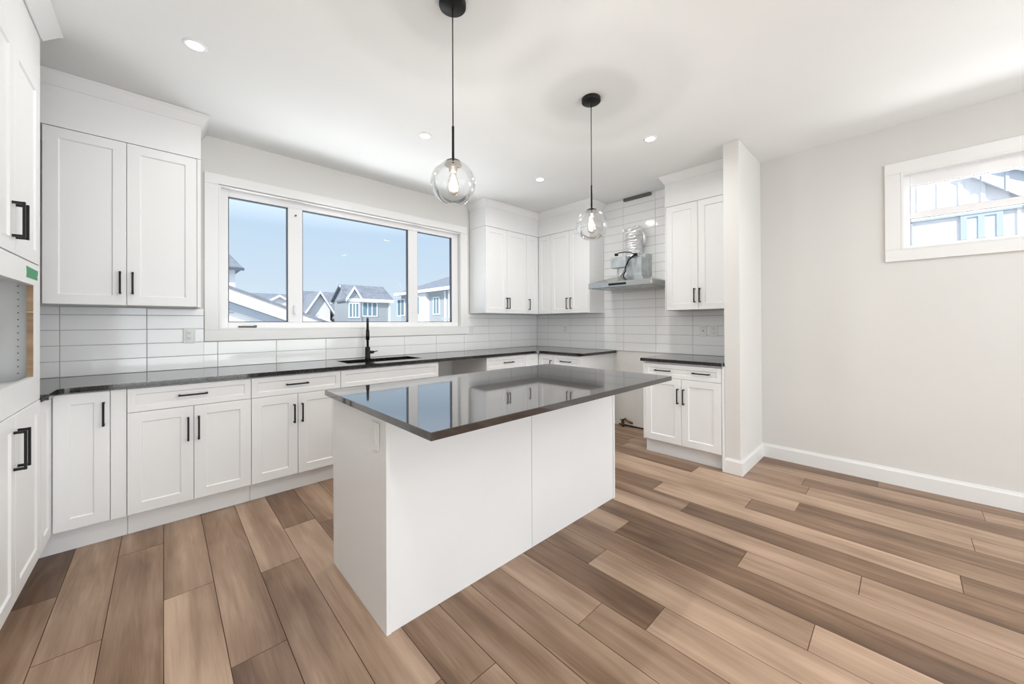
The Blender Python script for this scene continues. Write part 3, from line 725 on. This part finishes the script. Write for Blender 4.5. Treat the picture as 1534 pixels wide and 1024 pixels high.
# gas stub in the range gap
g = thing('gas_valve', (XH-.05, 2.34, 0), 0, 'dark brass gas valve stub low on the wall in the empty range gap', 'valve')
MB().cyl((0, .02, 0), (0, .02, .045), .016, 14).cyl((0, .02, .045), (0, .02, .062), .022, 6).cyl((0, .02, .062), (0, .02, .08), .014).build('pipe', 'copper', g)
MB().tube([(0, .02, .075), (-.002, -.01, .095), (0, -.04, .078), (0, -.07, .07), (.0, -.11, .062)], [.014, .018, .012, .016, .010], 10).build('elbow', 'copper', g)
MB().box(-.022, -.012, -.012, .045, .078, .088, .002).build('valve_handle', 'black', g)

# ------------------------------------------------------------------ lights
def pot(x, y, label, watts=6, first=[None]):
    t = thing('recessed_light', (x, y, ZC), 0, label, 'ceiling light', 'recessed ceiling lights')
    if first[0] is None:
        MB().lathe([(.037, -.0005), (.038, -.006), (.045, -.005), (.053, -.0015), (.053, -.0005)], seg=40).build('trim_ring', 'trim', t)
        MB().lathe([(0, -.004), (.037, -.004), (.037, -.0008), (0, -.0008)], seg=32).build('lens', 'led', t)
        first[0] = t
    else:
        for ch in first[0].children:
            c2 = ch.copy(); COL.objects.link(c2); c2.parent = t
    lamp('recessed_lamp', 'AREA', (x, y, ZC-.012), (0, 0, 0), watts, (1, .985, .96), shape='DISK', size=.11, spread=R(165))
    return t
pot(.125, 2.626, 'recessed ceiling light at upper left, above the corner base cabinets', 3.2)
pot(1.535, 2.635, 'recessed ceiling light just left of the nearer pendant, in front of the window')
pot(2.884, 2.616, 'recessed ceiling light nearest the far corner cabinets, between the two pendants')
pot(2.916, 1.422, 'recessed ceiling light right of the farther pendant, near the range hood side')
# further unseen lamps, no fittings modelled, over the living end behind the camera
for x, y in ((0.1, 0.2), (0.1, -1.6), (2.9, -.6), (2.9, -2.4), (0.1, -3.2)):
    lamp('recessed_lamp', 'AREA', (x, y, ZC-.012), (0, 0, 0), 6.5, (1, .985, .96), shape='DISK', size=.11, spread=R(165))

def pendant(x, y, label, rot):
    p = thing('pendant_light', (x, y, ZC), rot, label, 'pendant light', 'globe pendants over the island')
    zc = 1.922-ZC; rg = .104
    MB().lathe([(0, -.026), (.058, -.026), (.063, -.022), (.063, -.0005), (0, -.0005)], seg=48).build('canopy', 'black', p)
    MB().cyl((0, 0, -.026), (0, 0, 2.19-ZC), .0028, 10).build('cord', 'black', p)
    MB().cyl((0, 0, 2.19-ZC), (0, 0, zc+rg+.006), .0058, 14).build('rod', 'black', p)
    MB().lathe([(0, zc+rg+.008), (.018, zc+rg+.007), (.034, zc+rg-.001), (.036, zc+rg-.006), (.0, zc+rg-.004)], seg=32).build('cap', 'black', p)
    MB().lathe([(0, zc+rg-.010), (.040, zc+rg-.014), (.042, zc+rg-.018), (.020, zc+rg-.022), (.019, zc+rg-.05), (0, zc+rg-.05)], seg=32).build('socket', 'oldmetal', p)
    # hand-blown globe: double walled shell, open at the foot
    prof = []
    for k in range(0, 41):
        a = R(12+(164-12)*k/40); prof.append((rg*sin(a), zc+rg*cos(a)*1.0))
    inn = [(r_*.972, (z-zc)*.972+zc) for r_, z in prof][::-1]
    full = prof+[(prof[-1][0]+.001, prof[-1][1]-.003)]+inn
    sh = MB().lathe(prof, seg=64).build('glass_globe', 'globe', p)
    # filament bulb
    zb = zc+rg-.045
    MB().lathe([(.013, zb), (.014, zb-.012), (.021, zb-.035), (.029, zb-.065), (.031, zb-.082), (.027, zb-.100), (.016, zb-.112), (0, zb-.116)], seg=28).build('bulb', 'bulbglass', p)
    m = MB()
    for k in range(9):
        a = 2*pi*k/9; q = .0075 if k % 2 else .018
        m.tube([(.006*cos(a), .006*sin(a), zb-.022), (q*cos(a), q*sin(a), zb-.06), (q*1.15*cos(a), q*1.15*sin(a), zb-.09)], .0008, 5)
    m.build('filament', 'fil', p)
    MB().tube([(0, 0, zb-.02), (0, 0, zb-.095)], .0052, 8).build('filament_core', 'filcore', p)
    lamp('pendant_lamp', 'POINT', (x, y, 1.90), (0, 0, 0), 22, (1, .975, .945), shadow_soft_size=.012)
    return p
pendant(.992, 1.45, 'clear glass globe pendant with black cord, nearer the camera and larger in view', 20)
pendant(2.103, 1.44, 'clear glass globe pendant with black cord, farther along the island', 65)

# ------------------------------------------------------------------ outside
M['siding'] = mat('siding_white', (.80, .81, .82), .7)
M['sidinggrey'] = mat('siding_grey', (.42, .46, .49), .7)
M['shingle'] = add_noise(mat('roof_shingle', rough=.85), 3, (.17, .19, .22), (.24, .26, .30), detail=6)
M['soffit'] = mat('soffit_bluegrey', (.40, .46, .54), .7)
M['extrim'] = mat('exterior_trim', (.85, .86, .87), .6)
M['extwin'] = mat('exterior_window', (.16, .26, .32), .15)
M['fascia'] = mat('fascia_dark', (.10, .13, .17), .6)
M['ground'] = add_noise(mat('pale_ground', rough=.95), .6, (.50, .50, .48), (.62, .61, .58))  # unseen ground kept pale to bounce light up to the ceilings
M['sidingshade'] = mat('siding_shade', (.62, .66, .72), .7)  # shade on the neighbour's gable siding, put into a bluer colour
M['extwinpale'] = mat('exterior_window_pale', (.62, .74, .78), .3)
M['battens'] = mat('batten_siding', (.86, .86, .87), .6)
box('ground', 'ground', (-70, 80, -60, 110, -3.3, -3.2), kind='structure')
def lap(mname, horizontal=True, pitch=.18, dark=.55, width=.06):
    """lap siding: thin shadow gaps at each course as bump"""
    m = M[mname]; N, L, b = nodes(m)
    t = N.new('ShaderNodeTexCoord'); s_ = N.new('ShaderNodeSeparateXYZ'); L.new(t.outputs['Object'], s_.inputs[0])
    a = N.new('ShaderNodeMath'); a.operation = 'DIVIDE'; a.inputs[1].default_value = pitch; L.new(s_.outputs['Z'], a.inputs[0])
    f_ = N.new('ShaderNodeMath'); f_.operation = 'FRACT'; L.new(a.outputs[0], f_.inputs[0])
    bp = N.new('ShaderNodeBump'); bp.inputs['Strength'].default_value = 1; bp.inputs['Distance'].default_value = .05
    L.new(f_.outputs[0], bp.inputs['Height']); L.new(bp.outputs[0], b.inputs['Normal'])
lap('sidinggrey', pitch=.2)
def gable(c, name, x0, x1, y0, y1, zb, ze, rise, axis='Y', wall='siding', roof='shingle', over=.35, ridge=None, t=.14):
    """house volume: walls and gabled roof; axis = direction of the ridge"""
    if axis == 'Y':
        rx = (x0+x1)/2 if ridge is None else ridge
        MB().prism([(x0, zb), (x1, zb), (x1, ze), (rx, ze+rise), (x0, ze)], y0, y1, 'Y').build('wall', wall, c)
        sl, sr = rise/(rx-x0), rise/(x1-rx)
        for (ex, s_, k) in ((x0, sl, -1), (x1, sr, 1)):
            MB().prism([(rx, ze+rise+.01), (ex+k*over, ze-over*s_+.01), (ex+k*over, ze-over*s_+t), (rx, ze+rise+t)], y0-over, y1+over, 'Y').build('roof', roof, c)
            o = MB()
            o.prism([(rx, ze+rise-.04), (ex+k*(over+.02), ze-over*s_-.06), (ex+k*(over+.02), ze-over*s_+t+.02), (rx, ze+rise+t+.02)], y0-over-.05, y0-over, 'Y'); o.build('fascia', 'extrim', c)
    else:
        ry = (y0+y1)/2 if ridge is None else ridge
        MB().prism([(y0, zb), (y1, zb), (y1, ze), (ry, ze+rise), (y0, ze)], x0, x1, 'X').build('wall', wall, c)
        for (ey, k) in ((y0, -1), (y1, 1)):
            s_ = rise/abs(ry-ey)
            MB().prism([(ry, ze+rise+.01), (ey+k*over, ze-over*s_+.01), (ey+k*over, ze-over*s_+t), (ry, ze+rise+t)], x0-over, x1+over, 'X').build('roof', roof, c)
            MB().box(x0-over, x1+over, ey+k*over-.03, ey+k*over+.03, ze-over*s_-.08, ze-over*s_+t).build('gutter', 'extrim', c)
def win_y(c, x0, x1, z0, z1, y, n=2):
    """window on a wall facing -y"""
    f_ = frame_rect(MB(), x0-.07, x1+.07, z0-.07, z1+.07, .07, y-.05, y+.01)
    for k in range(1, n): xx = x0+(x1-x0)*k/n; f_.box(xx-.035, xx+.035, y-.05, y+.01, z0, z1)
    o = f_.build('window', 'extrim', c); MB().box(x0, x1, y-.03, y-.005, z0, z1).build('pane', 'extwin', o)
def win_x(c, y0, y1, z0, z1, x, n=2, fr='extrim', pm='extwin', w=.07):
    """window on a wall facing -x"""
    f_ = frame_rect(MB(), y0-w, y1+w, z0-w, z1+w, w, x-.05, x+.01, 'X')
    for k in range(1, n): yy = y0+(y1-y0)*k/n; f_.box(x-.05, x+.01, yy-.03, yy+.03, z0, z1)
    o = f_.build('window', fr, c); MB().box(x-.03, x-.005, y0, y1, z0, z1).build('pane', pm, o)
# near white garage with a long falling rake, seen in the left pane
c = thing('garage', (0, 0, 0), 0, 'white sided garage with low sloping roof edge, close outside the left window pane', 'building')
sl = -(2.072-1.355)/(2.853-1.019)
X0, X1 = -2.6, 3.6; Z = lambda x: 2.072+sl*(x-1.019)
MB().prism([(X0, -3.2), (X1-.3, -3.2), (X1-.3, Z(X1-.3)-.30), (X0, Z(X0)-.30)], 10.35, 15.5, 'Y').build('wall', 'siding', c)
MB().prism([(X0, Z(X0)-.28), (X1, Z(X1)-.28), (X1, Z(X1)), (X0, Z(X0))], 10.0, 15.9, 'Y').build('roof', 'extrim', c)
MB().prism([(X0, Z(X0)-.02), (X1+.02, Z(X1)-.02), (X1+.02, Z(X1)+.04), (X0, Z(X0)+.04)], 9.96, 15.9, 'Y').build('shingles', 'shingle', c)
MB().prism([(X0, Z(X0)-.45), (X1-.2, Z(X1-.2)-.45), (X1-.2, Z(X1-.2)-.29), (X0, Z(X0)-.29)], 10.25, 10.349, 'Y').build('frieze_board', 'soffit', c)
m = MB()
for k in range(14): z = 1.52-.22*k; m.box(X0, min(X1-.31, 1.019+(z+.5-2.072)/sl), 10.325, 10.349, z, z+.02)
m.build('siding_course', 'soffit', c)
# tall narrow house farther away, left edge of the left pane
c = thing('house', (0, 0, 0), 0, 'distant house with steep hipped roof at the left edge of the left pane', 'building')
MB().box(-1.2, 2.73, 24, 29, -3.2, 4.25).build('wall', 'siding', c)
m = MB(); b = m.b
lo = [b.verts.new(v) for v in ((-1.6, 23.6, 4.2), (3.05, 23.6, 4.2), (3.05, 29.4, 4.2), (-1.6, 29.4, 4.2))]; ap = [b.verts.new((.4, 26.3, 7.0)), b.verts.new((1.2, 26.3, 7.0))]
for q in ((lo[0], lo[1], ap[1], ap[0]), (lo[1], lo[2], ap[1]), (lo[2], lo[3], ap[0], ap[1]), (lo[3], lo[0], ap[0]), (lo[3], lo[2], lo[1], lo[0])): b.faces.new(q)
m.build('roof', 'shingle', c)
MB().box(-1.62, 3.07, 23.57, 23.63, 4.08, 4.22).build('fascia', 'fascia', c)
# far roofs
c = thing('house', (0, 0, 0), 0, 'far low gabled house seen over the garage roof in the left pane', 'building')
gable(c, 'far', 3.2, 10.6, 42, 50, -3.2, 2.9, 1.5, 'X', over=.4)
gable(c, 'far', 6.3, 9.6, 40.5, 44, -3.2, 2.9, 1.0, 'Y', over=.3)
# white gabled house in the middle pane
c = thing('house', (0, 0, 0), 0, 'white two-gable house with grey roof, middle distance in the centre pane', 'building')
gable(c, 'mid', 7.95, 12.4, 31.5, 37, -3.2, 2.2, 1.65, 'X', over=.3, ridge=33.5)
gable(c, 'mid', 7.7, 9.25, 30, 33, -3.2, 2.35, 1.25, 'Y', over=.28)
gable(c, 'mid', 9.7, 12.3, 29.6, 33, -3.2, 2.0, 1.7, 'Y', over=.28)
win_y(c, 10.15, 11.0, 1.50, 2.15, 29.6, 2)
# near low roof pieces below it
c = thing('house', (0, 0, 0), 0, 'low white house with grey lean-to roof between garage and row houses', 'building')
gable(c, 'low', 5.6, 8.2, 24.5, 29, -3.2, .9, .75, 'Y', over=.3)
# row of grey town houses along the lane, receding to the right pane
c = thing('row_house', (0, 0, 0), 0, 'long grey and white row house with long eave, right half of the window view', 'building')
XR = 12.6
MB().box(XR, XR+8, 15.5, 25.1, -3.2, 3.42).build('wall', 'sidinggrey', c)
MB().prism([(XR-.45, 3.44), (XR+4, 5.0), (XR+8.4, 3.44)], 15.0, 25.3, 'Y').build('roof', 'shingle', c)
MB().box(XR-.50, XR-.40, 15.0, 25.3, 3.28, 3.47).build('fascia', 'extrim', c)
MB().box(XR-.40, XR, 15.0, 25.3, 3.30, 3.33).build('soffit', 'soffit', c)
for (ya, yb_) in ((15.6, 18.6), (21.2, 22.6)):
    MB().box(XR-.25, XR-.001, ya, yb_, -3.2, 3.28).build('wall_bay', 'siding', c)
for (ya, yb_, za, zb_, xx) in ((17.1, 17.7, 2.1, 3.0, XR-.25), (22.0, 22.5, 1.9, 3.05, XR-.25), (24.6, 25.6, 1.9, 3.0, XR), (20.0, 20.6, 1.9, 2.9, XR), (16.2, 17.6, .6, 1.45, XR-.25), (23.2, 24.2, .6, 1.4, XR)):
    win_x(c, ya, yb_, za, zb_, xx, 2)
MB().box(XR-.9, XR-.25, 16.0, 18.4, 1.5, 1.6).build('porch_roof', 'soffit', c)
MB().box(XR-.06, XR-.002, 23.6, 23.75, -3.2, 3.28).build('corner_board', 'extrim', c)
MB().box(XR-.06, XR-.002, 19.2, 19.35, -3.2, 3.28).build('corner_board', 'extrim', c)
# gabled end unit of the row
c = thing('row_house', (0, 0, 0), 0, 'front gabled grey town house with white framed windows, far end of the row', 'building')
gable(c, 'end', 8.95, 9.78, 25.5, 27.5, -3.2, 3.0, .68, 'Y', wall='sidinggrey', over=.12)
gable(c, 'end', 9.2, 12.0, 25.7, 28.9, -3.2, 3.0, .95, 'X', wall='sidinggrey', over=.22)
win_y(c, 9.08, 9.66, 1.75, 2.65, 25.5, 3); win_y(c, 10.05, 11.0, 1.85, 2.75, 25.7, 3)
MB().box(9.79, 9.9, 25.60, 25.7, -3.2, 3.0).build('corner_board', 'extrim', c)
MB().box(11.9, 12.0, 25.62, 25.7, -3.2, 3.0).build('corner_board', 'extrim', c)
# neighbour outside the high side window
NX = 8.5
c = thing('neighbor_house', (0, 0, 0), 0, 'white board and batten neighbour house outside the high side window', 'building')
MB().box(NX, NX+7, -6, 3.0, -3.2, 5.2).build('wall', 'battens', c)
m = MB()
for k in range(42): y = 2.9-k*.205; m.box(NX-.03, NX-.0005, y-.02, y+.02, 2.86, 5.2)
for k in range(42):
    y = 2.8-k*.205
    if not -.95 < y < 1.6: m.box(NX-.03, NX-.0005, y-.02, y+.02, -3.2, 2.84)
m.build('batten', 'battens', c)
MB().box(NX-.06, NX-.001, -6, 3.0, 2.80, 2.86).build('belt_board', 'soffit', c)
win_x(c, -.05, 1.5, 1.6, 2.72, NX, 1, 'soffit', 'battens', .06); win_x(c, -.90, -.64, 1.6, 2.76, NX, 2, 'soffit', 'extwinpale', .06)
# rake of a nearer gable end: sloping soffit board running down to the right
m = MB(); b = m.b
A_ = [(NX-.45, -.60, 3.42), (NX-.45, -1.32, 2.88), (NX-.45, -3.0, 1.62), (NX-.45, -3.0, 2.45), (NX-.45, -1.05, 3.36), (NX-.45, -.9, 3.5)]
pts = [(y, z) for _, y, z in A_]
MB().prism([(-.50, 3.50), (-3.2, .96), (-3.2, 3.5)], NX-.12, NX-.06, 'X').build('gable_panel', 'sidingshade', c)  # thin gable wall in the shade-toned siding colour
m = MB()
for k in range(14): y = -.78-k*.205; m.box(NX-.14, NX-.1205, y-.015, y+.015, max(3.23+.94*(y+.78), .5), 3.5)
m.build('batten', 'sidingshade', c)
MB().prism([(-.85, 3.42), (-3.2, 1.90), (-3.2, 2.02), (-.85, 3.54)], NX-.20, NX-.141, 'X').build('rake_fascia', 'soffit', c)
MB().prism([(-.85, 3.55), (-3.2, 2.03), (-3.2, 3.6)], NX-.18, NX-.141, 'X').build('gable_wall', 'battens', c)
